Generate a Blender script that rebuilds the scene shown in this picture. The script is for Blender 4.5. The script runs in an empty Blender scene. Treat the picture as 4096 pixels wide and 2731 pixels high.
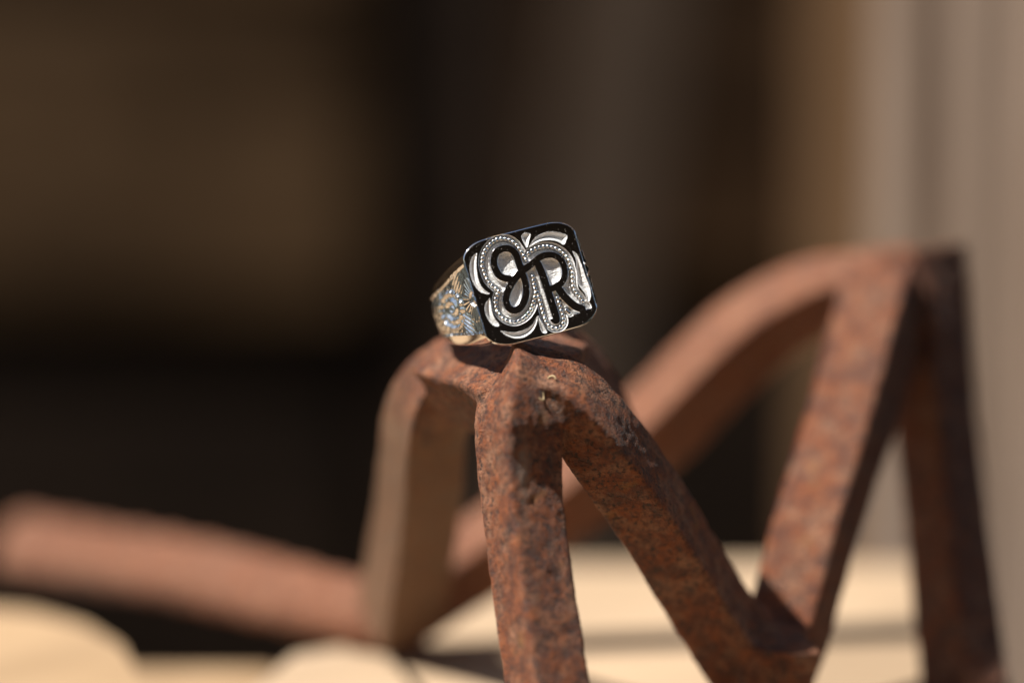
import bpy, bmesh, math, random
import numpy as np
from mathutils import Vector, Matrix

# ------------------------------------------------------------------ camera, sky, sun, exposure
scene = bpy.context.scene
COL = scene.collection
MM = 0.001                                   # everything below is written in millimetres
R = math.radians

cam_data = bpy.data.cameras.new('camera')
cam_data.lens = 100.0
cam_data.sensor_width = 36.0
cam_data.clip_start = 0.02
cam_data.clip_end = 300.0
cam_data.dof.use_dof = True
cam_data.dof.focus_distance = 0.3285
cam_data.dof.aperture_fstop = 4.6
cam = bpy.data.objects.new('camera', cam_data)
COL.objects.link(cam)
PITCH = R(7.0)
cam.location = (0.0, -0.330 * math.cos(PITCH), 0.090)
cam.rotation_euler = (R(90) - PITCH, 0, 0)
scene.camera = cam

SUN_EL, SUN_AZ = R(58.0), math.atan2(-0.95, -0.30)      # high, from the left of the picture
world = bpy.data.worlds.new('World')
scene.world = world
world.use_nodes = True
wn = world.node_tree
bg = wn.nodes['Background']
sky = wn.nodes.new('ShaderNodeTexSky')
sky.sky_type = 'NISHITA'
sky.sun_disc = False
sky.sun_elevation = SUN_EL
sky.sun_rotation = SUN_AZ
sky.air_density = 1.2
sky.dust_density = 1.5
wn.links.new(sky.outputs[0], bg.inputs[0])
bg.inputs[1].default_value = 0.05

sd = bpy.data.lights.new('sun', 'SUN')
sd.energy = 5.0
sd.angle = R(0.53)
sd.color = (1.0, 0.95, 0.87)
sun = bpy.data.objects.new('sun', sd)
COL.objects.link(sun)
sv = Vector((math.sin(SUN_AZ) * math.cos(SUN_EL), math.cos(SUN_AZ) * math.cos(SUN_EL), math.sin(SUN_EL)))
sun.rotation_euler = sv.to_track_quat('Z', 'Y').to_euler()
sun.location = (-0.6, -0.1, 1.5)

scene.view_settings.view_transform = 'Standard'
scene.view_settings.look = 'None'
scene.view_settings.exposure = 0.72
scene.view_settings.gamma = 1.0
scene.render.engine = 'CYCLES'
scene.cycles.max_bounces = 8
scene.cycles.use_denoising = True
scene.cycles.caustics_reflective = True
scene.cycles.blur_glossy = 0.3
scene.cycles.sample_clamp_indirect = 6.0

# ------------------------------------------------------------------ materials
def new_mat(name):
    m = bpy.data.materials.new(name)
    m.use_nodes = True
    nt = m.node_tree
    return m, nt, nt.nodes['Principled BSDF']

def nd(nt, typ, **kw):
    n = nt.nodes.new(typ)
    for k, v in kw.items():
        setattr(n, k, v)
    return n

def coords(nt, scale):
    tc = nd(nt, 'ShaderNodeTexCoord')
    mp = nd(nt, 'ShaderNodeMapping')
    mp.inputs['Scale'].default_value = scale if isinstance(scale, tuple) else (scale,) * 3
    nt.links.new(tc.outputs['Object'], mp.inputs['Vector'])
    return mp.outputs[0]

def noise(nt, vec, scale, detail=4.0, rough=0.55, dist=0.0):
    n = nd(nt, 'ShaderNodeTexNoise')
    n.inputs['Scale'].default_value = scale
    n.inputs['Detail'].default_value = detail
    n.inputs['Roughness'].default_value = rough
    n.inputs['Distortion'].default_value = dist
    nt.links.new(vec, n.inputs['Vector'])
    return n.outputs['Fac']

def ramp(nt, fac, stops, interp='LINEAR'):
    r = nd(nt, 'ShaderNodeValToRGB')
    cr = r.color_ramp
    cr.interpolation = interp
    while len(cr.elements) < len(stops):
        cr.elements.new(0.5)
    for e, (pos, c) in zip(cr.elements, stops):
        e.position = pos
        e.color = (c, c, c, 1) if not isinstance(c, tuple) else (*c, 1)
    nt.links.new(fac, r.inputs[0])
    return r.outputs[0]

def mix(nt, fac, a, b):
    m = nd(nt, 'ShaderNodeMix', data_type='RGBA')
    for sock, v in ((m.inputs[0], fac), (m.inputs[6], a), (m.inputs[7], b)):
        if isinstance(v, (int, float)):
            sock.default_value = v
        elif isinstance(v, tuple):
            sock.default_value = (*v, 1)
        else:
            nt.links.new(v, sock)
    return m.outputs[2]

def bump(nt, bsdf, height, dist, strength=1.0, prev=None):
    b = nd(nt, 'ShaderNodeBump')
    b.inputs['Strength'].default_value = strength
    b.inputs['Distance'].default_value = dist
    nt.links.new(height, b.inputs['Height'])
    if prev is not None:
        nt.links.new(prev, b.inputs['Normal'])
    nt.links.new(b.outputs[0], bsdf.inputs['Normal'])
    return b.outputs[0]

def silver_mat(name, rough, grain, grain_dist, tint=(0.90, 0.90, 0.90), dust=0.0, hatch=None, metal=1.0):
    m, nt, b = new_mat(name)
    b.inputs['Metallic'].default_value = metal
    v = coords(nt, 1.0)
    n1 = noise(nt, v, 6000.0, 3.0)
    col = tint
    rr = ramp(nt, noise(nt, v, 900.0, 3.0), [(0.3, rough * 0.75), (0.7, rough * 1.3)])
    if dust:
        # tiny specks of dust lying on the polish
        vo = nd(nt, 'ShaderNodeTexVoronoi')
        vo.inputs['Scale'].default_value = 4200.0
        nt.links.new(v, vo.inputs['Vector'])
        size = ramp(nt, noise(nt, v, 1500.0, 2.0), [(0.45, 0.05), (0.75, 0.26)])
        lt = nd(nt, 'ShaderNodeMath', operation='LESS_THAN')
        nt.links.new(vo.outputs['Distance'], lt.inputs[0])
        nt.links.new(size, lt.inputs[1])
        keep = nd(nt, 'ShaderNodeMath', operation='MULTIPLY')
        nt.links.new(lt.outputs[0], keep.inputs[0])
        keep.inputs[1].default_value = dust
        col = mix(nt, keep.outputs[0], tint, (0.36, 0.30, 0.24))
        inv = nd(nt, 'ShaderNodeMath', operation='SUBTRACT')
        inv.inputs[0].default_value = 1.0
        nt.links.new(keep.outputs[0], inv.inputs[1])
        nt.links.new(inv.outputs[0], b.inputs['Metallic'])
        rmix = nd(nt, 'ShaderNodeMath', operation='MAXIMUM')
        nt.links.new(rr, rmix.inputs[0])
        nt.links.new(keep.outputs[0], rmix.inputs[1])
        rr = rmix.outputs[0]
    if isinstance(col, tuple):
        b.inputs['Base Color'].default_value = (*col, 1)
    else:
        nt.links.new(col, b.inputs['Base Color'])
    nt.links.new(rr, b.inputs['Roughness'])
    if grain_dist:
        if hatch:
            hv = coords(nt, hatch)
            hn = noise(nt, hv, 1.0, 2.0)
            p = bump(nt, b, hn, grain_dist * 1.5)
            bump(nt, b, n1, grain_dist, prev=p)
        else:
            bump(nt, b, n1, grain_dist)
    return m

M_POLISH = silver_mat('polished_silver', 0.06, 9000, 0.0, dust=0.8)
M_SATIN = silver_mat('satin_silver', 0.5, 9000, 0.00007, tint=(0.93, 0.93, 0.93), hatch=(900.0, 900.0, 7000.0), metal=0.3)
M_BEAD = silver_mat('beaded_silver', 0.14, 9000, 0.000006)
M_CUT = silver_mat('cut_silver', 0.2, 9000, 0.000004, tint=(0.90, 0.91, 0.92))
M_BAND = silver_mat('band_silver', 0.07, 9000, 0.0)

SCRAPE = (-0.00062, -0.02024, 0.03612)
def rust_mat(name='rusty_iron', tan=0.0, pale_mix=0.0):
    m, nt, b = new_mat(name)
    v = coords(nt, 1.0)
    big = noise(nt, v, 130.0, 5.0, 0.6, 0.4)
    mid = noise(nt, v, 520.0, 8.0, 0.66, 0.3)
    fine = noise(nt, v, 1700.0, 5.0, 0.65)
    spk = noise(nt, v, 4200.0, 3.0, 0.6)
    base = ramp(nt, mid, [(0.30, (0.045, 0.015, 0.009)), (0.44, (0.15, 0.042, 0.016)),
                          (0.60, (0.31, 0.085, 0.023)), (0.78, (0.40, 0.145, 0.052))])
    pale = ramp(nt, fine, [(0.3, (0.24, 0.098, 0.048)), (0.7, (0.52, 0.27, 0.155))])
    pm = ramp(nt, noise(nt, v, 330.0, 7.0, 0.68, 0.2), [(0.46, 0.0), (0.66, 0.75)])
    c1 = mix(nt, pm, base, pale)
    dk = ramp(nt, fine, [(0.36, 0.9), (0.50, 0.0)])
    c2 = mix(nt, dk, c1, (0.035, 0.022, 0.018))
    lt = ramp(nt, spk, [(0.62, 0.0), (0.74, 0.6)])
    c3 = mix(nt, lt, c2, (0.42, 0.27, 0.19))
    oc = ramp(nt, noise(nt, v, 260.0, 3.0, 0.5, 0.2), [(0.66, 0.0), (0.78, 0.5)])
    c4 = mix(nt, oc, c3, (0.36, 0.19, 0.05))
    if pale_mix:  # mixes in a paler orange tone, stronger in some patches
        c4 = mix(nt, ramp(nt, big, [(0.35, pale_mix * 0.5), (0.65, pale_mix)]), c4, (0.46, 0.205, 0.115))
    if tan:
        # tan mixed into the colour low on the leg, fading out towards the bend at the top
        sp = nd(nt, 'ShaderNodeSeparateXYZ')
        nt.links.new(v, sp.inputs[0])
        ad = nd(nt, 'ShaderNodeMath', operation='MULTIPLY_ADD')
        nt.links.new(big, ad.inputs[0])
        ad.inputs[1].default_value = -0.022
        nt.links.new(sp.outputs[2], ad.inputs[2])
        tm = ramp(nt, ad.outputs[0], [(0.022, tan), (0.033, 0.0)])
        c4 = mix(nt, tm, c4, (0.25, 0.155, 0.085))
    if not tan and not pale_mix:
        # a scraped pale patch low on the edge of the front leg
        sb = nd(nt, 'ShaderNodeVectorMath', operation='SUBTRACT')
        nt.links.new(v, sb.inputs[0]); sb.inputs[1].default_value = SCRAPE
        ml = nd(nt, 'ShaderNodeVectorMath', operation='MULTIPLY')
        nt.links.new(sb.outputs[0], ml.inputs[0]); ml.inputs[1].default_value = (1000.0, 400.0, 270.0)
        ln = nd(nt, 'ShaderNodeVectorMath', operation='LENGTH')
        nt.links.new(ml.outputs[0], ln.inputs[0])
        ad = nd(nt, 'ShaderNodeMath', operation='MULTIPLY_ADD')
        nt.links.new(fine, ad.inputs[0]); ad.inputs[1].default_value = 1.6
        nt.links.new(ln.outputs['Value'], ad.inputs[2])
        hf = nd(nt, 'ShaderNodeMath', operation='MULTIPLY')
        nt.links.new(ad.outputs[0], hf.inputs[0]); hf.inputs[1].default_value = 0.5
        c4 = mix(nt, ramp(nt, hf.outputs[0], [(0.55, 0.62), (0.92, 0.0)]), c4, (0.46, 0.31, 0.22))
    nt.links.new(c4, b.inputs['Base Color'])
    nt.links.new(ramp(nt, mid, [(0.3, 0.55), (0.7, 0.85)]), b.inputs['Roughness'])
    b.inputs['Specular IOR Level'].default_value = 0.55
    p = bump(nt, b, mid, 0.0006)
    p = bump(nt, b, fine, 0.0005, prev=p)
    bump(nt, b, spk, 0.00040, prev=p)
    return m
M_RUST = rust_mat()
M_RUST_PALE = rust_mat('pale_rust', 0.0, 0.42)
M_RUST_TAN = rust_mat('tan_iron', 0.62)

def wood_mat(name, dark, light, scale=(12.0, 180.0, 180.0), rough=0.65, spec=0.12, dist=0.0006, blotch=0.0):
    m, nt, b = new_mat(name)
    v = coords(nt, scale)
    g = noise(nt, v, 1.0, 6.0, 0.6, 0.6)
    v2 = coords(nt, tuple(s * 0.12 for s in scale))
    g2 = noise(nt, v2, 1.0, 3.0, 0.5, 0.3)
    c = ramp(nt, g, [(0.3, dark), (0.7, light)])
    c = mix(nt, ramp(nt, g2, [(0.35, 0.0), (0.7, 0.45)]), c, tuple(x * 0.8 for x in dark))
    if blotch:                                            # damp and dirt in patches of a hand's breadth
        g3 = noise(nt, coords(nt, 1.0), 9.0, 3.0, 0.5, 0.8)
        c = mix(nt, ramp(nt, g3, [(0.42, blotch), (0.56, 0.0)]), c, tuple(x * 0.42 for x in dark))
    nt.links.new(c, b.inputs['Base Color'])
    b.inputs['Roughness'].default_value = rough
    b.inputs['Specular IOR Level'].default_value = spec
    bump(nt, b, g, dist)
    return m
M_PINE = wood_mat('fresh_pine', (0.45, 0.32, 0.205), (0.58, 0.435, 0.30), (10.0, 90.0, 90.0), blotch=0.5)
M_OLDPINE = wood_mat('yellowed_pine', (0.36, 0.235, 0.13), (0.46, 0.32, 0.195), (10.0, 90.0, 90.0), blotch=0.4)
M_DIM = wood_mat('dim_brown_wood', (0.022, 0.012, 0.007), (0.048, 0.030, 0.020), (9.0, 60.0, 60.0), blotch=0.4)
M_ADDED_SHED = wood_mat('added_shed_boards', (0.11, 0.062, 0.042), (0.22, 0.14, 0.10), (9.0, 60.0, 60.0), blotch=0.6)
M_ROOT = wood_mat('dry_root', (0.45, 0.33, 0.18), (0.6, 0.48, 0.3), (3000.0, 3000.0, 3000.0), dist=0.00003)
M_GREY = wood_mat('weathered_grey_wood', (0.16, 0.112, 0.082), (0.285, 0.218, 0.172), (160.0, 160.0, 9.0))
M_BROWN = wood_mat('brown_wood', (0.16, 0.085, 0.039), (0.27, 0.158, 0.085), (120.0, 120.0, 7.0))
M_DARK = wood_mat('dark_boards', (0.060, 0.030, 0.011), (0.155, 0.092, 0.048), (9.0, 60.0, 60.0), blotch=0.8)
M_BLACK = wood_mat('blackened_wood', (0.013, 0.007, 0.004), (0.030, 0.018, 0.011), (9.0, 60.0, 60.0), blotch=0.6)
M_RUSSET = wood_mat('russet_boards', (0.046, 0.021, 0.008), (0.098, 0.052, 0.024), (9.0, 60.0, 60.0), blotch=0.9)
M_SLAT = wood_mat('dusty_slat_wood', (0.125, 0.087, 0.062), (0.18, 0.129, 0.096), (60.0, 60.0, 9.0))

def grass_mat():
    m, nt, b = new_mat('grassy_soil')
    v = coords(nt, 1.0)
    c = ramp(nt, noise(nt, v, 3.0, 8.0, 0.65), [(0.35, (0.020, 0.014, 0.009)), (0.55, (0.012, 0.015, 0.006)), (0.7, (0.020, 0.025, 0.008))])
    nt.links.new(c, b.inputs['Base Color'])
    b.inputs['Roughness'].default_value = 0.95
    return m
M_GRASS = grass_mat()

# ------------------------------------------------------------------ mesh helpers (input in mm)
def link_mesh(name, verts, faces, mats, parent=None, smooth=False, mat_idx=None):
    me = bpy.data.meshes.new(name)
    me.from_pydata((np.asarray(verts, dtype=float) * MM).tolist(), [], faces if isinstance(faces, list) else faces.tolist())
    for m in (mats if isinstance(mats, (list, tuple)) else [mats]):
        me.materials.append(m)
    if smooth:
        me.polygons.foreach_set('use_smooth', np.ones(len(me.polygons), dtype=bool))
    if mat_idx is not None:
        me.polygons.foreach_set('material_index', np.asarray(mat_idx, dtype=np.int32))
    me.update()
    o = bpy.data.objects.new(name, me)
    COL.objects.link(o)
    if parent is not None:
        o.parent = parent
    return o

def thing(name, label, cat, loc=(0, 0, 0)):
    o = bpy.data.objects.new(name, None)
    o.empty_display_size = 0.01
    o.location = [c * MM for c in loc]
    COL.objects.link(o)
    o['label'] = label
    o['category'] = cat
    return o

def tag(o, label=None, cat=None, kind=None):
    if label: o['label'] = label
    if cat: o['category'] = cat
    if kind: o['kind'] = kind
    return o

def board(name, size, loc, rot, mat, parent=None, bev=1.5, wob=0.0, seed=0):
    """a sawn board: bevelled box, cut into segments along its length so it can be a little uneven"""
    sx, sy, sz = size
    bm = bmesh.new()
    bmesh.ops.create_cube(bm, size=1.0)
    bmesh.ops.scale(bm, vec=size, verts=bm.verts)
    bmesh.ops.bevel(bm, geom=list(bm.edges), offset=bev, segments=2, affect='EDGES')
    if wob:
        ax = max(range(3), key=lambda i: size[i])
        for k in range(1, 12):
            co = [0, 0, 0]; no = [0, 0, 0]
            co[ax] = -size[ax] / 2 + size[ax] * k / 12; no[ax] = 1
            bmesh.ops.bisect_plane(bm, geom=list(bm.verts) + list(bm.edges) + list(bm.faces), plane_co=co, plane_no=no)
        rnd = random.Random(seed)
        ph = [rnd.uniform(0, 6) for _ in range(6)]
        for v in bm.verts:
            t = v.co[ax] / size[ax] * 9
            for j in range(3):
                if j != ax:
                    v.co[j] += wob * math.sin(t + ph[j]) + 0.5 * wob * math.sin(2.3 * t + ph[j + 3])
    me = bpy.data.meshes.new(name)
    bm.to_mesh(me); bm.free()
    me.transform(Matrix.Scale(MM, 4))
    me.materials.append(mat)
    o = bpy.data.objects.new(name, me)
    o.location = [c * MM for c in loc]
    o.rotation_euler = rot
    COL.objects.link(o)
    if parent is not None:
        o.parent = parent
    return o

def vnoise(Pn, scale, seed):
    """vectorised value noise, -1..1"""
    q = Pn / scale + seed * 17.31
    i = np.floor(q).astype(np.int64); fr = q - i
    fr = fr * fr * (3 - 2 * fr)
    def h(a, b, c):
        n = (a * 374761393 + b * 668265263 + c * 2147483647 + seed * 974711) & 0xffffffff
        n = ((n ^ (n >> 13)) * 1274126177) & 0xffffffff
        return ((n ^ (n >> 16)) & 0xffff) / 32767.5 - 1
    out = 0
    for a in (0, 1):
        wa = fr[:, 0] if a else 1 - fr[:, 0]
        for b in (0, 1):
            wb = fr[:, 1] if b else 1 - fr[:, 1]
            for c in (0, 1):
                wc = fr[:, 2] if c else 1 - fr[:, 2]
                out = out + wa * wb * wc * h(i[:, 0] + a, i[:, 1] + b, i[:, 2] + c)
    return out

# ------------------------------------------------------------------ setting: ground, bench, wall behind, added shed before
g = link_mesh('ground', [(-60000, -60000, -760), (60000, -60000, -760), (60000, 60000, -760), (-60000, 60000, -760)], [[0, 1, 2, 3]], M_GRASS)
tag(g, kind='structure')

bench = thing('wooden_bench', 'pale fresh pine bench top under the rusty iron frame', 'bench', (0, 0, -760))
def plank(outline, z0, z1, mat=M_PINE):
    """sawn plank with eased upper edges, from its outline seen from above"""
    n = len(outline)
    c = np.mean(outline, axis=0)
    V = [(x, y, z0) for x, y in outline] + [(x, y, z1 - 1.2) for x, y in outline]
    V += [(x + 1.2 * np.sign(c[0] - x), y + 1.2 * np.sign(c[1] - y), z1) for x, y in outline]
    Fc = [list(range(n))[::-1]] + [[2 * n + k for k in range(n)]]
    for r in (0, n):
        Fc += [[r + k, r + (k + 1) % n, r + n + (k + 1) % n, r + n + k] for k in range(n)]
    o = link_mesh('plank', [(x, y, z + 760) for x, y, z in V], Fc, mat, bench)
    return o
def edge_x(x, y):
    return x - 0.33 * (y - 43)
plank([(edge_x(-35, -330), -330), (66, -330), (66, 117), (0, 117), (-13, 84), (-20, 64), (-31, 55), (-36, 30)], -40, 0)
plank([(edge_x(-86, -330), -330), (edge_x(-45, -330), -330), (edge_x(-51, 44), 44), (-55, 58), (-62, 71), (-71, 80), (-82, 84), (-96, 85), (edge_x(-88, 76), 76)], -40, 0.6, M_OLDPINE)
plank([(-104, 10), (10, 10), (10, 80), (-104, 80)], -50, -8, M_OLDPINE)
for x, y in ((40, -290), (30, 85)):
    board('leg', (60, 60, 719), (x, y, 760 - 40.5 - 359.5), (0, 0, 0), M_PINE, bench)
board('rail', (180, 40, 30), (-10, -60, 760 - 55.5), (0, 0, 0), M_PINE, bench)

wall = thing('timber_wall', 'dark shaded wall of rough boards behind the ring, far out of focus', 'wall', (0, 930, -760))
def wall_part(name, x0, x1, z0, z1, mat, y=930, th=24, seed=0, rot=0.0):
    return board(name, (x1 - x0, th, z1 - z0), ((x0 + x1) / 2, y - 930, (z0 + z1) / 2 + 760), (0, 0, rot), mat, wall, bev=3, wob=1.2, seed=seed)
# boards on the left (laid flat, gaps between), a dark post, boards on the right
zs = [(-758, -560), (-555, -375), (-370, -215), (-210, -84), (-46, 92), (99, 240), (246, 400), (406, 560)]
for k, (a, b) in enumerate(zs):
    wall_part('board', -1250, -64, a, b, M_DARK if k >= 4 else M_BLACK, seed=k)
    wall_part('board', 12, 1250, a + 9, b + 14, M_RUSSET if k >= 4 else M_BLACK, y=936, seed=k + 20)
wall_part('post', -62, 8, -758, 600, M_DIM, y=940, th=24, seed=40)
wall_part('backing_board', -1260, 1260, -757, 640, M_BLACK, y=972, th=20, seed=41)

slat = board('leaning_slat', (38, 12, 1010), (1, 806, -252), (R(4.5), R(7.5), 0), M_SLAT, None, bev=1.5, wob=0.8, seed=5)
tag(slat, 'dusty grey-brown slat leaning against the dark wall above the ring', 'slat')

bp = board('brown_board', (170, 26, 1250), (189, 640, -133), (0, 0, R(-14)), M_BROWN, None, bev=3, wob=0.6, seed=7)
tag(bp, 'brown upright board standing just left of the grey weathered post', 'board')

# the weathered post: a vertical timber whose face has split into ridges and cracks
def weathered_post():
    # profile across the face that looks left and to the front, then the back
    p0, p1 = np.array([60.0, 168.0]), np.array([108.0, 97.0])
    L = np.linalg.norm(p1 - p0); t = (p1 - p0) / L; n = np.array([t[1], -t[0]])
    if n[0] > 0: n = -n
    prof = [(0.0, -4.0), (1.5, -1.5), (4.0, 0.0), (14.0, 0.4), (16.5, -1.2), (18.0, -3.8), (20.6, -4.2), (22.0, -0.8), (24, 1.4), (31, 1.2), (33.2, -1.2),
            (35.0, -2.2), (41.5, -1.0), (44.0, -2.5), (46.5, -1.0), (56, -0.7), (59, -2.2), (62, -0.8), (76, -0.6), (L, -4.0)]
    pts = [p0 + t * a + n * b for a, b in prof]
    pts += [pts[-1] - n * 60, pts[0] - n * 60]
    nz, z0, z1 = 24, -758.0, 560.0
    V, Fc = [], []
    rnd = random.Random(3)
    for k in range(nz + 1):
        z = z0 + (z1 - z0) * k / nz
        for j, q in enumerate(pts):
            w = 0.35 * math.sin(z * 0.031 + j * 1.7) + 0.2 * math.sin(z * 0.09 + j)
            V.append((q[0] + n[0] * w, q[1] + n[1] * w, z))
    m = len(pts)
    for k in range(nz):
        for j in range(m):
            a, b = k * m + j, k * m + (j + 1) % m
            Fc.append([a, b, b + m, a + m])
    Fc.append(list(range(m))[::-1]); Fc.append([nz * m + j for j in range(m)])
    o = link_mesh('weathered_post', V, Fc, M_GREY)
    bm = bmesh.new(); bm.from_mesh(o.data); bmesh.ops.recalc_face_normals(bm, faces=bm.faces); bm.to_mesh(o.data); bm.free()
    tag(o, 'weathered pale grey timber post with vertical cracks at the right edge', 'post')
weathered_post()

shed = thing('added_shed', 'added unseen timber shed behind the camera that darkens the ring reflections', 'shed', (300, -2300, -760))  # added out of view so the polished face has something dark to mirror
def added_shed_part(name, size, loc, rot=(0, 0, 0)):
    return board(name, size, (loc[0] - 300, loc[1] + 2300, loc[2] + 760), rot, M_ADDED_SHED, shed, bev=4)
for k in range(16):
    added_shed_part('board', (240, 24, 2500), (-1650 + 245 * k, -2300, 492))
added_shed_part('roof', (4200, 1700, 40), (300, -1500, 1770))
for x in (-1600, 2250):
    added_shed_part('post', (100, 100, 2500), (x, -720, 492))

# ------------------------------------------------------------------ the rusty iron frame
BARS = [
    ('AL', [(2.04, 10.50, 45.02, 8.00, 8.00), (-2.95, 13.47, 44.63, 8.00, 8.00), (-6.69, 16.33, 43.28, 8.00, 8.00), (-9.46, 19.99, 40.24, 8.20, 8.00), (-10.95, 24.47, 35.74, 8.40, 8.00), (-11.76, 31.60, 28.16, 8.60, 8.00), (-13.29, 42.32, 16.99, 8.80, 8.50), (-15.50, 52.96, 5.22, 9.00, 9.00)], (0.42, -0.90, -0.05)),
    ('AC', [(4.49, 10.50, 45.02, 9.00, 8.00), (3.17, 3.43, 44.93, 8.60, 8.00), (2.01, -2.21, 44.08, 8.60, 8.00), (1.00, -4.58, 41.23, 8.40, 8.00), (0.85, -5.59, 37.10, 7.70, 7.60), (1.44, -7.48, 29.85, 7.20, 7.20), (3.88, -13.63, 12.65, 7.20, 7.20), (5.55, -18.12, 0.71, 7.20, 7.20)], (-0.86, -0.46, 0.20)),
    ('WB', [(-7.45, 14.41, 44.08, 8.00, 9.00), (-4.49, 10.31, 43.47, 8.00, 9.00), (-1.33, 4.24, 43.27, 8.00, 9.00), (0.96, -0.87, 42.71, 8.00, 8.00)], (-0.10, -0.78, 0.60)),
    ('AR', [(1.96, -1.67, 44.41, 7.20, 8.00), (4.98, -2.22, 44.03, 6.80, 8.00), (7.86, -2.01, 41.61, 6.80, 8.20), (11.25, -0.54, 37.19, 7.20, 8.40), (16.79, 3.95, 28.64, 7.60, 8.00), (23.48, 10.07, 16.93, 7.80, 7.80), (28.59, 13.61, 8.82, 8.20, 8.20), (31.69, 16.09, 4.39, 8.50, 8.50)], (-0.22, -0.89, -0.40)),
    ('AR2', [(1.79, 13.50, 44.89, 8.00, 8.00), (5.26, 16.48, 44.50, 8.00, 8.00), (8.25, 19.13, 41.44, 8.00, 8.00), (10.93, 18.54, 36.66, 7.00, 8.00), (14.10, 16.90, 31.51, 6.00, 6.00)], (-0.30, -0.90, -0.10)),
    ('BL', [(32.18, 15.96, 7.44, 8.40, 8.40), (34.46, 19.49, 11.58, 8.60, 8.60), (38.03, 24.81, 22.11, 8.60, 8.80), (43.42, 34.89, 34.42, 8.80, 10.00), (48.82, 46.96, 46.58, 9.00, 12.00), (50.44, 50.79, 49.06, 9.40, 12.00)], (-0.42, -0.86, 0.28)),
    ('VB', [(28.36, 12.19, 9.54, 8.00, 8.60), (31.55, 12.07, 8.59, 8.40, 8.60), (34.99, 13.55, 8.35, 8.40, 8.60)], (0.05, -0.96, -0.28)),
    ('BR', [(54.15, 55.57, 55.18, 10.40, 11.00), (55.13, 54.20, 48.10, 8.60, 11.00), (56.50, 48.95, 34.03, 7.80, 8.60), (58.24, 38.39, 9.63, 7.80, 8.60), (58.79, 34.29, 0.84, 7.80, 8.60), (58.97, 33.85, -0.33, 7.80, 8.60)], (0.60, -0.80, 0.00)),
    ('BB', [(54.75, 55.54, 50.80, 8.00, 8.00), (48.09, 56.46, 50.11, 8.00, 8.00), (41.81, 58.32, 48.85, 8.00, 8.50), (35.46, 59.91, 45.37, 8.50, 9.00), (28.97, 60.25, 39.91, 9.00, 9.50), (19.44, 60.07, 30.26, 9.00, 9.50), (11.64, 59.34, 24.30, 9.00, 9.00), (-3.47, 57.02, 13.60, 8.50, 8.50), (-12.89, 55.29, 7.75, 8.50, 8.50), (-17.67, 54.93, 4.79, 8.50, 8.50)], (0.29, -0.87, -0.36)),
    ('LB', [(-14.05, 53.91, 4.71, 9.00, 9.00), (-19.66, 58.91, 4.39, 9.40, 9.40), (-33.05, 75.40, 3.30, 10.50, 10.00), (-46.21, 88.98, 3.16, 11.00, 11.00), (-61.94, 102.01, 2.62, 11.40, 11.40), (-77.56, 115.04, 2.07, 11.40, 11.40)], (-0.30, -0.80, 0.50)),
]

def catmull(pts, step=1.2):
    P_ = np.array(pts)
    P_ = np.vstack([2 * P_[0] - P_[1], P_, 2 * P_[-1] - P_[-2]])
    out = []
    for i in range(1, len(P_) - 2):
        a, b, c, d = P_[i - 1], P_[i], P_[i + 1], P_[i + 2]
        n = max(2, int(np.linalg.norm((c - b)[:3]) / step))
        for k in range(n):
            t = k / n
            out.append(0.5 * ((2 * b) + (c - a) * t + (2 * a - 5 * b + 4 * c - d) * t * t + (3 * b - a - 3 * c + d) * t ** 3))
    out.append(P_[-2])
    return np.array(out)

def section(w, t, r=0.5):
    o = []
    for cx, cy, a0 in ((1, 1, 0), (-1, 1, 90), (-1, -1, 180), (1, -1, 270)):
        for k in range(4):
            a = R(a0 + 30 * k)
            o.append((cx * (w / 2 - r) + r * math.cos(a), cy * (t / 2 - r) + r * math.sin(a)))
    return o

def sweep(pts, nref, ribbed=False):
    """a square bar: width w lies across the face whose normal is nref, thickness t along nref"""
    C_ = catmull(pts)
    V, Fc = [], []
    m = 16
    for i, c in enumerate(C_):
        tg = C_[min(i + 1, len(C_) - 1), :3] - C_[max(i - 1, 0), :3]
        tg /= np.linalg.norm(tg)
        n = np.array(nref) - tg * np.dot(nref, tg); n /= np.linalg.norm(n)
        b = np.cross(tg, n)
        k = 1.0 + (0.05 * math.cos(i * 1.2 * 2 * math.pi / 7.4 + 0.7 * math.sin(i * 0.9)) if ribbed else 0.0)
        for x, y in section(c[3] * k, c[4] * k, 3.6 if ribbed else 0.5):
            V.append(c[:3] + b * x + n * y)
    N = len(C_)
    for i in range(N - 1):
        for j in range(m):
            a, b2 = i * m + j, i * m + (j + 1) % m
            Fc.append([a, b2, b2 + m, a + m])
    Fc.append(list(range(m))[::-1]); Fc.append([(N - 1) * m + j for j in range(m)])
    return V, Fc, C_

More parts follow.
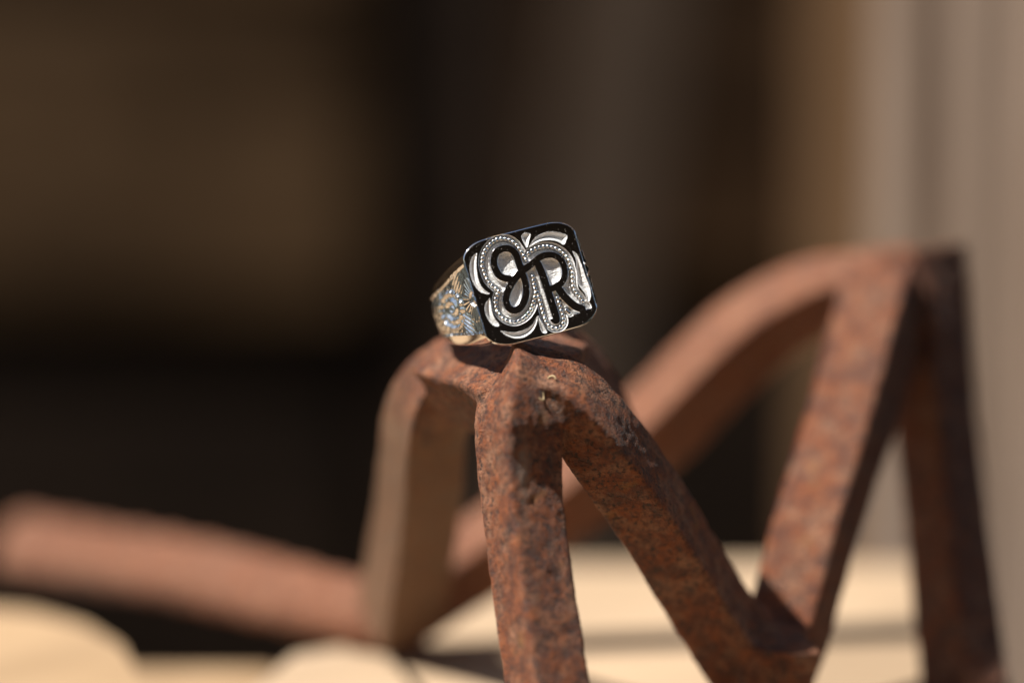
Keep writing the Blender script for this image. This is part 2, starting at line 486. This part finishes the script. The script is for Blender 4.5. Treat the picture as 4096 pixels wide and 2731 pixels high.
def build_frame():
    root = thing('rusty_iron_frame', 'rusty zigzag frame of welded square iron bars that carries the ring', 'iron frame', (2, 10, 0))
    V, Fc, lines = [], [], []
    for key, pts, nref in BARS:
        v, f, c = sweep(pts, nref, key == 'LB')
        k = len(V)
        V += v; Fc += [[i + k for i in q] for q in f]
        lines.append((key, c[:, :3]))
    me = bpy.data.meshes.new('frame_union')
    me.from_pydata([tuple(v) for v in V], [], Fc)
    bm = bmesh.new(); bm.from_mesh(me); bmesh.ops.recalc_face_normals(bm, faces=bm.faces); bm.to_mesh(me); bm.free()
    tmp = bpy.data.objects.new('frame_union', me)
    COL.objects.link(tmp)
    rm = tmp.modifiers.new('r', 'REMESH'); rm.mode = 'VOXEL'; rm.voxel_size = 0.32; rm.adaptivity = 0.0
    sm = tmp.modifiers.new('s', 'SMOOTH'); sm.factor = 0.5; sm.iterations = 2
    dg = bpy.context.evaluated_depsgraph_get()
    ev = tmp.evaluated_get(dg)
    mm_ = ev.to_mesh()
    n = len(mm_.vertices)
    co = np.empty(n * 3); mm_.vertices.foreach_get('co', co); co = co.reshape(-1, 3)
    no = np.empty(n * 3); mm_.vertices.foreach_get('normal', no); no = no.reshape(-1, 3)
    npoly = len(mm_.polygons)
    tot = np.empty(npoly, dtype=np.int32); mm_.polygons.foreach_get('loop_total', tot)
    lv = np.empty(len(mm_.loops), dtype=np.int32); mm_.loops.foreach_get('vertex_index', lv)
    ev.to_mesh_clear()
    bpy.data.objects.remove(tmp); bpy.data.meshes.remove(me)
    assert (tot == 4).all()
    q = lv.reshape(-1, 4)
    # corrosion: pits and scale
    disp = 0.10 * vnoise(co, 5.0, 1) + 0.07 * vnoise(co, 2.0, 2) + 0.07 * vnoise(co, 0.9, 3)
    pit = vnoise(co, 1.6, 5)
    disp -= 0.28 * np.clip(pit - 0.45, 0, 1)
    co = co + no * disp[:, None]
    co[:, 2] = np.maximum(co[:, 2], 0.15)
    # which bar does each face belong to
    cen = co[q].mean(axis=1)
    best = np.full(len(q), 1e9); who = np.zeros(len(q), dtype=int)
    own = {'AR2': 'AR', 'VB': 'AR', 'WB': 'AL'}
    names = []
    for key, c in lines:
        k2 = own.get(key, key)
        if k2 not in names: names.append(k2)
        w = names.index(k2)
        for s in range(0, len(c), 3):
            dd = ((cen - c[s]) ** 2).sum(axis=1)
            m = dd < best
            best[m] = dd[m]; who[m] = w
    # shared smooth normals so that the welded joints stay seamless
    fn = np.cross(co[q[:, 2]] - co[q[:, 0]], co[q[:, 3]] - co[q[:, 1]])
    vn = np.zeros_like(co)
    for k in range(4):
        np.add.at(vn, q[:, k], fn)
    vn /= np.linalg.norm(vn, axis=1)[:, None] + 1e-12
    off = np.array([2, 10, 0])
    for w, key in enumerate(names):
        fq = q[who == w]
        if not len(fq): continue
        ids, inv = np.unique(fq, return_inverse=True)
        o = link_mesh('bar', co[ids] - off, inv.reshape(-1, 4), M_RUST_TAN if key == 'AL' else M_RUST_PALE if key in ('LB', 'BB') else M_RUST, root, smooth=True)
        if key == 'AL': o['label'] = 'tan bar arching down on the left'
        o.data.normals_split_custom_set_from_vertices(vn[ids].tolist())
    return root
frame = build_frame()

# two dry curls of root caught on the rusty bend
def dry_curls():
    from mathutils.bvhtree import BVHTree
    bpy.context.view_layer.update()
    src = [o for o in frame.children]
    for k, (label, p, r, a0, a1, tilt) in enumerate((
            ('tiny pale U-shaped curl of dry root stuck on the front rusty bend', CURL[0], 0.42, 200, 400, 0.3),
            ('tiny pale arched bit of dry root above the U-shaped curl', CURL[1], 0.40, -20, 170, -0.2))):
        best = None
        for o in src:
            ok, loc, no, idx = o.closest_point_on_mesh(o.matrix_world.inverted() @ (Vector(p) * MM))
            if ok:
                loc = o.matrix_world @ loc
                d = (loc - Vector(p) * MM).length
                if best is None or d < best[0]:
                    best = (d, loc, no.normalized())
        d, loc, no = best
        ex = no.cross(Vector((0, 0, 1))).normalized(); ey = no.cross(ex)
        V, Fc = [], []
        n, m = 14, 6
        for i in range(n):
            a = R(a0 + (a1 - a0) * i / (n - 1))
            c = ex * (-r * math.cos(a)) - ey * (r * 1.25 * math.sin(a)) + no * (0.16 + 0.12 * math.sin(i * 0.5 + tilt))
            rad = ex * math.cos(a) * -1 - ey * math.sin(a)
            w = 0.11 * (0.55 + 0.45 * math.sin(math.pi * (i + 1) / (n + 1)))
            for j in range(m):
                b = 2 * math.pi * j / m
                V.append(c + rad.normalized() * (w * math.cos(b)) + no * (w * math.sin(b)))
        for i in range(n - 1):
            for j in range(m):
                Fc.append([i * m + j, i * m + (j + 1) % m, (i + 1) * m + (j + 1) % m, (i + 1) * m + j])
        Fc += [list(range(m))[::-1], [(n - 1) * m + j for j in range(m)]]
        o = link_mesh('root_curl', [tuple(v) for v in V], Fc, M_ROOT, None, smooth=True)
        o.location = loc
        tag(o, label, 'root curl')
        o['group'] = 'dry root curls on the front bend'
CURL = ((2.98, -6.73, 44.21), (4.57, -5.97, 46.31))
dry_curls()

# ------------------------------------------------------------------ the signet ring
# local axes: x across the face, -y out of the face, z along the finger hole
FW, FH, FY = 6.98, 6.40, 10.8            # half width, half height, distance of the face from the hole's axis
R_IN = 8.0
J = [(-2.31, 1.1), (-2.88, 1.34), (-3.41, 1.86), (-3.6, 2.82), (-3.43, 3.76), (-2.86, 4.49), (-2.01, 4.68), (-1.21, 4.39), (-0.75, 3.68), (-0.7, 2.59), (-0.66, 1.5), (-0.61, 0.3), (-0.86, -0.94), (-1.41, -1.89), (-2.14, -2.48), (-2.86, -2.56), (-3.35, -2.1), (-3.44, -1.21), (-3.0, -0.34), (-2.27, 0.47), (-1.42, 1.13), (-0.61, 1.6), (0.28, 1.94)]
RS = [[(0.28, 1.94), (1.0, 2.23), (1.72, 2.58), (2.62, 2.7), (3.63, 2.41), (4.27, 1.67), (4.4, 0.67), (4.08, -0.34), (3.41, -0.94), (2.59, -1.19), (1.88, -1.24)], [(1.46, 1.88), (1.64, 0.54), (1.7, -1.31), (1.76, -2.94), (1.79, -4.62)], [(2.93, -1.16), (3.25, -2.09), (3.77, -3.13), (4.35, -3.91), (5.05, -4.4)]]
BEADS = [[(0.26, 2.8), (-0.06, 4.01), (-0.52, 5.06), (-1.34, 5.71), (-2.38, 5.9), (-3.45, 5.49), (-4.33, 4.72), (-4.89, 3.66), (-4.97, 2.6), (-4.8, 1.48), (-4.33, 0.67), (-3.87, 0.08), (-4.27, -0.37), (-4.62, -1.05), (-4.76, -1.89), (-4.56, -2.69), (-4.06, -3.34), (-3.3, -3.79), (-2.44, -3.82), (-1.5, -3.49), (-0.7, -2.81), (-0.13, -1.97), (0.29, -1.09), (0.4, -0.15), (0.48, 0.7)], [(0.79, 3.44), (1.66, 3.73), (2.75, 3.75), (3.66, 3.49), (4.4, 2.94), (4.9, 2.28), (5.2, 1.46), (5.22, 0.59), (5.13, -0.36), (4.9, -1.28), (4.86, -2.14), (5.22, -2.92), (5.47, -3.52)], [(0.47, -1.24), (0.48, -2.0), (0.46, -2.97), (0.45, -3.94), (0.5, -4.76), (0.81, -5.43), (1.33, -5.78), (1.98, -5.78), (2.49, -5.4), (2.63, -4.82), (2.62, -4.0), (2.66, -3.26), (2.6, -2.49)], [(3.23, -4.09), (3.49, -4.47)]]
LEAVES = [[(-5.19, 4.97), (-5.93, 4.55), (-6.46, 3.58), (-6.63, 2.44), (-6.46, 1.31), (-6.0, 0.45), (-5.08, 0.03), (-5.63, 0.69), (-5.9, 1.62), (-5.84, 2.69), (-5.61, 3.82)], [(-5.22, -0.48), (-5.84, -0.94), (-6.19, -1.77), (-6.09, -2.77), (-5.73, -3.55), (-5.2, -3.82), (-5.04, -3.6), (-5.35, -2.83), (-5.4, -1.85)], [(-5.06, -4.41), (-4.56, -5.06), (-3.72, -5.64), (-2.68, -5.82), (-1.64, -5.52), (-0.84, -4.84), (-0.34, -3.87), (-1.11, -4.61), (-1.95, -4.96), (-3.05, -5.06), (-4.08, -4.85)], [(-0.24, -3.89), (-0.4, -4.83), (-0.36, -5.81), (0.2, -5.99), (0.04, -5.25), (-0.13, -4.57)], [(0.47, 5.14), (0.51, 5.56), (0.94, 5.78), (1.59, 5.53), (1.29, 4.95), (0.72, 4.11)], [(0.99, 4.1), (1.93, 4.91), (3.09, 5.24), (4.36, 5.11), (5.75, 4.36), (5.59, 3.86), (5.1, 3.38), (4.51, 3.89), (3.53, 4.33), (2.37, 4.43)], [(5.9, 2.38), (6.32, 1.85), (6.47, 0.63), (6.55, -0.9), (6.66, -2.33), (6.4, -3.46), (5.67, -4.05), (5.95, -3.04), (5.71, -2.22), (5.46, -1.41), (5.69, 0.05), (6.0, 1.17)]]

def face_h(x):
    a = np.clip((np.abs(x) - 3.75) / (FW - 3.75), 0, 1)
    return FH - 2.15 * (1 - (1 - a ** 2.1) ** (1 / 2.1)) - 0.012 * x * x * 0.2

def smooth_line(pts, n=10):
    P_ = np.array(pts, dtype=float)
    P_ = np.vstack([2 * P_[0] - P_[1], P_, 2 * P_[-1] - P_[-2]])
    out = []
    for i in range(1, len(P_) - 2):
        a, b, c, d = P_[i - 1:i + 3]
        for k in range(n):
            t = k / n
            out.append(0.5 * ((2 * b) + (c - a) * t + (2 * a - 5 * b + 4 * c - d) * t * t + (3 * b - a - 3 * c + d) * t ** 3))
    out.append(P_[-2])
    return np.array(out)

def dist_line(X, Z, pts):
    best = np.full(X.shape, 1e9)
    for a, b in zip(pts[:-1], pts[1:]):
        dx, dz = b - a
        L2 = dx * dx + dz * dz + 1e-12
        t = np.clip(((X - a[0]) * dx + (Z - a[1]) * dz) / L2, 0, 1)
        best = np.minimum(best, (X - a[0] - t * dx) ** 2 + (Z - a[1] - t * dz) ** 2)
    return np.sqrt(best)

def inside(X, Z, poly):
    r = np.zeros(X.shape, dtype=bool)
    n = len(poly)
    for i in range(n):
        (x1, z1), (x2, z2) = poly[i], poly[(i + 1) % n]
        c = ((z1 > Z) != (z2 > Z)) & (X < (x2 - x1) * (Z - z1) / (z2 - z1 + 1e-12) + x1)
        r ^= c
    return r

def resample(pts, step):
    seg = np.linalg.norm(np.diff(pts, axis=0), axis=1)
    s = np.concatenate([[0], np.cumsum(seg)])
    n = max(2, int(round(s[-1] / step)))
    t = np.linspace(0, s[-1], n + 1)
    return np.stack([np.interp(t, s, pts[:, k]) for k in (0, 1)], axis=1)

def sstep(a, b, x):
    t = np.clip((x - a) / (b - a), 0, 1)
    return t * t * (3 - 2 * t)

RING_C = None
def build_ring():
    el, yaw, roll = R(15.0), R(14.0), R(13.0)
    N = Vector((math.sin(yaw) * math.cos(el), -math.cos(yaw) * math.cos(el), math.sin(el)))
    X0 = Vector((math.cos(yaw), math.sin(yaw), 0))
    Yv = -N
    Z0 = X0.cross(Yv)
    Xv = X0 * math.cos(roll) + Z0 * math.sin(roll)
    Zv = Xv.cross(Yv)
    face_c = Vector((2.19, -1.17, 56.70))
    origin = face_c - N * FY
    root = thing('signet_ring', 'polished silver signet ring with raised script letters, balanced on the rusty frame', 'ring')
    mw = Matrix((Xv, Yv, Zv)).transposed().to_4x4()
    mw.translation = origin * MM
    root.matrix_world = mw

    # ---------------- engraved face as one fine relief, then cut into its parts
    nx, nz = 380, 350
    xs = np.linspace(-FW, FW, nx)
    hs = face_h(xs)
    t = np.linspace(-1, 1, nz)
    X = np.repeat(xs[:, None], nz, axis=1)
    Z = hs[:, None] * t[None, :]
    j = smooth_line(J); rr = [smooth_line(a) for a in RS]
    HWJ = 0.47
    dJ = dist_line(X, Z, j) - HWJ
    dR = np.minimum.reduce([dist_line(X, Z, rr[0]) - 0.44, dist_line(X, Z, rr[1]) - 0.50, dist_line(X, Z, rr[2]) - 0.52])
    dL = np.minimum(dJ, dR)
    bl = [smooth_line(b) for b in BEADS]
    dB = np.minimum.reduce([dist_line(X, Z, b) for b in bl])
    dB3 = dist_line(X, Z, np.array([[3.23, -4.09], [3.2, -3.0], [2.9, -2.2]]))
    sunk = np.minimum.reduce([dB - 0.42, np.where(Z > -4.6, dL - 0.62, 9), dB3 - 0.35])
    sunk = np.minimum(sunk, np.where((X > 2.2) & (X < 4.9) & (Z < -2.5) & (Z > -4.75), dR - 0.75, 9))
    for ex, ez, er in ((-2.1, 2.9, 1.25), (3.0, 1.0, 1.3), (-2.2, -0.9, 1.1)):      # the eyes of the letters
        sunk = np.minimum(sunk, np.where(np.hypot(X - ex, Z - ez) < er, np.minimum(-0.3, 0 * X - 0.3), 9))
    in_sunk = sstep(0.05, -0.05, sunk)
    letter = sstep(0.05, -0.05, dL)
    DEP = 0.27
    depth = DEP * in_sunk * (1 - letter)
    # the ground is gouged: deeper in the middle of the letters' eyes, and never quite even
    depth += 0.15 * (1 - (1 - np.clip(dL / 1.0, 0, 1)) ** 2) * (1 - letter) * in_sunk * sstep(0.40, 0.62, dB)
    pn = np.stack([X.ravel(), Z.ravel(), 0 * X.ravel()], axis=1)
    depth += in_sunk * (1 - letter) * 0.018 * vnoise(pn, 0.22, 11).reshape(X.shape)
    beadmask = np.zeros(X.shape, dtype=bool)
    moat = np.zeros(X.shape, dtype=bool)
    for b in bl:
        for c in resample(b, 0.50):
            d2 = (X - c[0]) ** 2 + (Z - c[1]) ** 2
            rr2 = 0.285
            m = d2 < rr2 * rr2
            top = 0.0
            hgt = DEP - (DEP - top) * np.sqrt(np.clip(1 - d2 / (rr2 * rr2), 0, 1))
            depth = np.where(m & (letter < 0.5), np.minimum(depth, hgt), depth)
            beadmask |= (d2 < 0.36 ** 2) & (letter < 0.5) & (sunk < -0.03)
            ringm = (d2 >= rr2 * rr2) & (d2 < 0.38 ** 2) & (letter < 0.5) & (sunk < 0)
            moat |= ringm
    depth = np.where(moat & (depth > DEP - 0.06), depth + 0.12, depth)
    leafid = np.full(X.shape, -1)
    for k, lf in enumerate(LEAVES):
        pl = smooth_line(lf + [lf[0]], 6)
        ins = inside(X, Z, pl[:-1])
        dd = dist_line(X, Z, pl)
        # a gouge: steep on the inner side, running out to the rim; fine cuts across it
        cen = pl.mean(axis=0)
        ang = np.arctan2(Z - cen[1] * 0.35, X - cen[0] * 0.35)
        cut = 0.035 * np.abs(np.sin(ang * 55 + 1.3 * np.sin(ang * 21))) * sstep(0.06, 0.25, dd)
        prof = 0.30 * sstep(0, 0.42, dd) + cut
        depth = np.where(ins, np.maximum(depth, prof), depth)
        leafid[ins & (sunk > 0)] = k
    # rim eased over
    edge = np.minimum(FW - np.abs(X), hs[:, None] - np.abs(Z))
    depth += 0.16 * np.clip(1 - edge / 0.20, 0, 1) ** 1.7
    # hardly visible crown of the table
    Y = -FY + depth + 0.0016 * (X ** 2 + Z ** 2)
    vid = np.arange(nx * nz).reshape(nx, nz)
    q = np.stack([vid[:-1, :-1], vid[1:, :-1], vid[1:, 1:], vid[:-1, 1:]], axis=-1).reshape(-1, 4)
    co = np.stack([X, Y, Z], axis=-1).reshape(-1, 3)
    fn = np.cross(co[q[:, 2]] - co[q[:, 0]], co[q[:, 3]] - co[q[:, 1]])
    vn = np.zeros_like(co)
    for k in range(4):
        np.add.at(vn, q[:, k], fn)
    vn /= np.linalg.norm(vn, axis=1)[:, None] + 1e-12
    def fc(a):
        return a.ravel()[q].mean(axis=1)
    fJ, fR, fs, fb, flf = fc(dJ), fc(dR), fc(sunk), fc(beadmask.astype(float)), leafid.ravel()[q].max(axis=1)
    fe = fc(depth)
    part = np.zeros(len(q), dtype=int)                       # 0 table, 1 J, 2 R, 3 beading, 4 sunk ground, 5+ leaf cuts
    part[fs < 0.06] = 4
    part[(fJ < 0.06) & (fs < 0.3)] = 1
    part[(fR < 0.06) & (fR < fJ)] = 2
    part[(fb > 0.5) & (part == 4)] = 3
    part[(flf >= 0) & (part == 0)] = 5 + flf[(flf >= 0) & (part == 0)]
    def emit(name, mask, mats, parent, label=None, midx=None):
        fq = q[mask]
        ids, inv = np.unique(fq, return_inverse=True)
        o = link_mesh(name, co[ids], inv.reshape(-1, 4), mats, parent, smooth=True, mat_idx=midx)
        o.data.normals_split_custom_set_from_vertices(vn[ids].tolist())
        if label: o['label'] = label
        return o
    plate = emit('face_plate', part == 0, M_POLISH, root)
    emit('letter', part == 1, M_POLISH, plate, 'raised looping script letter J')
    emit('letter', part == 2, M_POLISH, plate, 'raised script letter R')
    emit('sunk_ground', part == 4, M_SATIN, plate)
    o = emit('beading', part == 3, M_BEAD, plate); o['kind'] = 'stuff'
    for k in range(len(LEAVES)):
        emit('leaf_cut', part == 5 + k, M_SATIN, plate)

    # ---------------- the band
    phi0 = math.atan2(FW, FY)
    def r_out(ph):                                            # ph from the face's middle, 0..pi
        s = np.clip((ph - phi0) / (math.pi - phi0), 0, 1)
        r0 = math.hypot(FW, FY)
        side = 9.35 + (r0 - 9.35) * (1 - np.clip((ph - phi0) / (R(92) - phi0), 0, 1)) ** 3.4
        return np.where(ph < phi0, FY / np.cos(np.minimum(ph, 1.2)), side)
    def h_out(ph):
        s = np.clip((ph - phi0) / (R(100) - phi0), 0, 1)
        x = FY * np.tan(np.minimum(ph, phi0))
        return np.where(ph < phi0, face_h(x), 4.22 + (2.45 - 4.22) * (1 - (1 - s) ** 1.5))
    def crown(ph):
        return 0.45 * sstep(phi0, R(75), ph)
    def h_in(ph):
        s = np.clip(ph / R(105), 0, 1)
        return 6.25 - 3.45 * s ** 1.25
    na = 288
    phs = np.concatenate([np.linspace(-math.pi, -phi0, 90)[:-1], np.linspace(-phi0, phi0, 110), np.linspace(phi0, math.pi, 90)[1:]])
    SEC = 15
    V, Fq = [], []
    for ph in phs[:-1]:
        a = abs(ph)
        ro, ho, hi = float(r_out(np.array(a))), float(h_out(np.array(a))), float(h_in(np.array(a)))
        loop = []
        infront = a <= phi0 + 1e-9
        ro_e = ro - float(crown(np.array(a)))
        hi2 = max(hi, ho - 0.35) if infront else hi
        for k in range(SEC):                                  # rounded side from the outer edge to the inner edge
            u = k / (SEC - 1)
            w_ = min(1.0, u / 0.36)
            bulge = w_ + 0.12 * math.sin(math.pi * w_)
            rr_ = ro_e + (R_IN - ro_e) * u
            loop.append((rr_, ho + (hi2 - ho) * bulge))
        if infront:
            # start just behind the eased rim of the table
            k0 = (ro_e - 0.16 / math.cos(a))
            loop[0] = (k0, ho)
        pts = loop + [(R_IN - 0.12, hi2 * 0.9)] + [(R_IN - 0.12, -hi2 * 0.9)] + [(x, -z) for x, z in loop[::-1]]
        for rad, z in pts:
            V.append((rad * math.sin(ph), -rad * math.cos(ph), z))
    m = 2 * SEC + 2
    n = len(phs) - 1
    for i in range(n):
        i2 = (i + 1) % n
        for k in range(m - 1):
            Fq.append([i * m + k, i2 * m + k, i2 * m + k + 1, i * m + k + 1])
    band = link_mesh('band', V, Fq, M_BAND, root, smooth=True)
    bm = bmesh.new(); bm.from_mesh(band.data); bmesh.ops.recalc_face_normals(bm, faces=bm.faces); bm.to_mesh(band.data); bm.free()
    # outer skin behind the shoulders
    def outer_grid(name, pa, pb, npn, nzn, mat, parent, relief=None):
        ph = np.linspace(pa, pb, npn)
        a = np.abs(ph)
        ro, ho = r_out(a), h_out(a)
        tt = np.linspace(-1, 1, nzn)
        zz = ho[:, None] * tt[None, :]
        rad = np.repeat(ro[:, None], nzn, axis=1)
        rad = rad - crown(a)[:, None] * np.abs(tt)[None, :] ** 3.5
        if relief is not None:
            seg = np.hypot(np.diff(ro), np.diff(ph) * (ro[1:] + ro[:-1]) / 2)
            s = np.concatenate([[0], np.cumsum(np.abs(seg))])
            if a[0] > a[-1]: s = s[-1] - s
            rad = rad + relief(np.repeat(s[:, None], nzn, axis=1), zz, ho[:, None])
        P3 = np.stack([rad * np.sin(ph)[:, None], -rad * np.cos(ph)[:, None], zz], axis=-1).reshape(-1, 3)
        vi = np.arange(npn * nzn).reshape(npn, nzn)
        qq = np.stack([vi[:-1, :-1], vi[1:, :-1], vi[1:, 1:], vi[:-1, 1:]], axis=-1).reshape(-1, 4)
        return link_mesh(name, P3, qq, mat, parent, smooth=True)
    # engraving of a shoulder: s = distance back from the face, z across
    def relief(s, z, ho):
        zc = -0.05
        r = np.hypot((s - 0.35) * 0.9, z - zc)
        th = np.arctan2(z - zc, s - 0.35)                     # -90..90 deg, 0 = straight back
        lobe = np.abs(np.cos(th * 2.5))
        rp = 1.5 + 1.25 * np.sqrt(lobe)
        petal = sstep(0.75, 0.95, r) * sstep(rp + 0.05, rp - 0.25, r)
        fan = np.abs(np.sin(th * 13))
        h = -0.30 * sstep(0.30, 0.36, s) * sstep(0.0, 0.35, ho - np.abs(z))      # ground cut back from the border
        h += petal * (0.22 - 0.13 * (r - 0.8) / 2.0 - 0.085 * fan * sstep(0.8, 1.1, r))
        h += 0.24 * sstep(0.62, 0.30, r)                                        # flower's button
        h -= 0.10 * np.exp(-((r - 0.68) / 0.06) ** 2)
        # scroll further back: coiled ridge with scalloped outer ring
        cs, cz = 6.2, 0.0
        r2 = np.hypot((s - cs) * 0.72, z - cz)
        t2 = np.arctan2(z - cz, (s - cs) * 0.72)
        coil = np.sin((r2 * 6.6 + t2) * 1.0)
        sc = sstep(2.45, 2.25, r2)
        h2 = sc * (0.10 + 0.15 * coil * sstep(0.1, 0.4, r2) + 0.06 * np.sin(t2 * 15) * sstep(1.2, 1.5, r2))
        # leaf veins that fill the corners between flower and scroll
        g = np.exp(-((s - 3.6) / 1.1) ** 2) * sstep(1.0, 1.8, np.abs(z))
        h3 = 0.22 * g * np.abs(np.sin((np.abs(z) * 1.6 + s * 1.1) * 3.2))
        h4 = np.where(s > 8.6, 0.12 * np.abs(np.sin(z * 3.0 + s * 2.1)), 0)
        pn2 = np.stack([s.ravel(), z.ravel(), 0 * s.ravel()], axis=1)
        grain = 0.04 * vnoise(pn2, 0.3, 21).reshape(s.shape) * sstep(0.5, 0.8, r)
        return h + np.where(petal > 0.2, 0, h2 + h3 + h4 + grain)
    e = R(118)
    outer_grid('engraved_shoulder', -e, -phi0, 420, 210, M_CUT, root, relief)
    outer_grid('engraved_shoulder', phi0, e, 300, 150, M_CUT, root, relief)
    ph = np.linspace(e, 2 * math.pi - e, 90)
    a = np.minimum(ph, 2 * math.pi - ph)
    ro, ho = r_out(a), h_out(a)
    tt = np.linspace(-1, 1, 12)
    rad = ro[:, None] - crown(a)[:, None] * np.abs(tt)[None, :] ** 3.5
    P3 = np.stack([rad * np.sin(ph)[:, None], -rad * np.cos(ph)[:, None], ho[:, None] * tt], axis=-1).reshape(-1, 3)
    vi = np.arange(90 * 12).reshape(90, 12)
    link_mesh('outer_band', P3, np.stack([vi[:-1, :-1], vi[1:, :-1], vi[1:, 1:], vi[:-1, 1:]], axis=-1).reshape(-1, 4), M_BAND, root, smooth=True)
    return root
ring = build_ring()
bpy.context.view_layer.update()
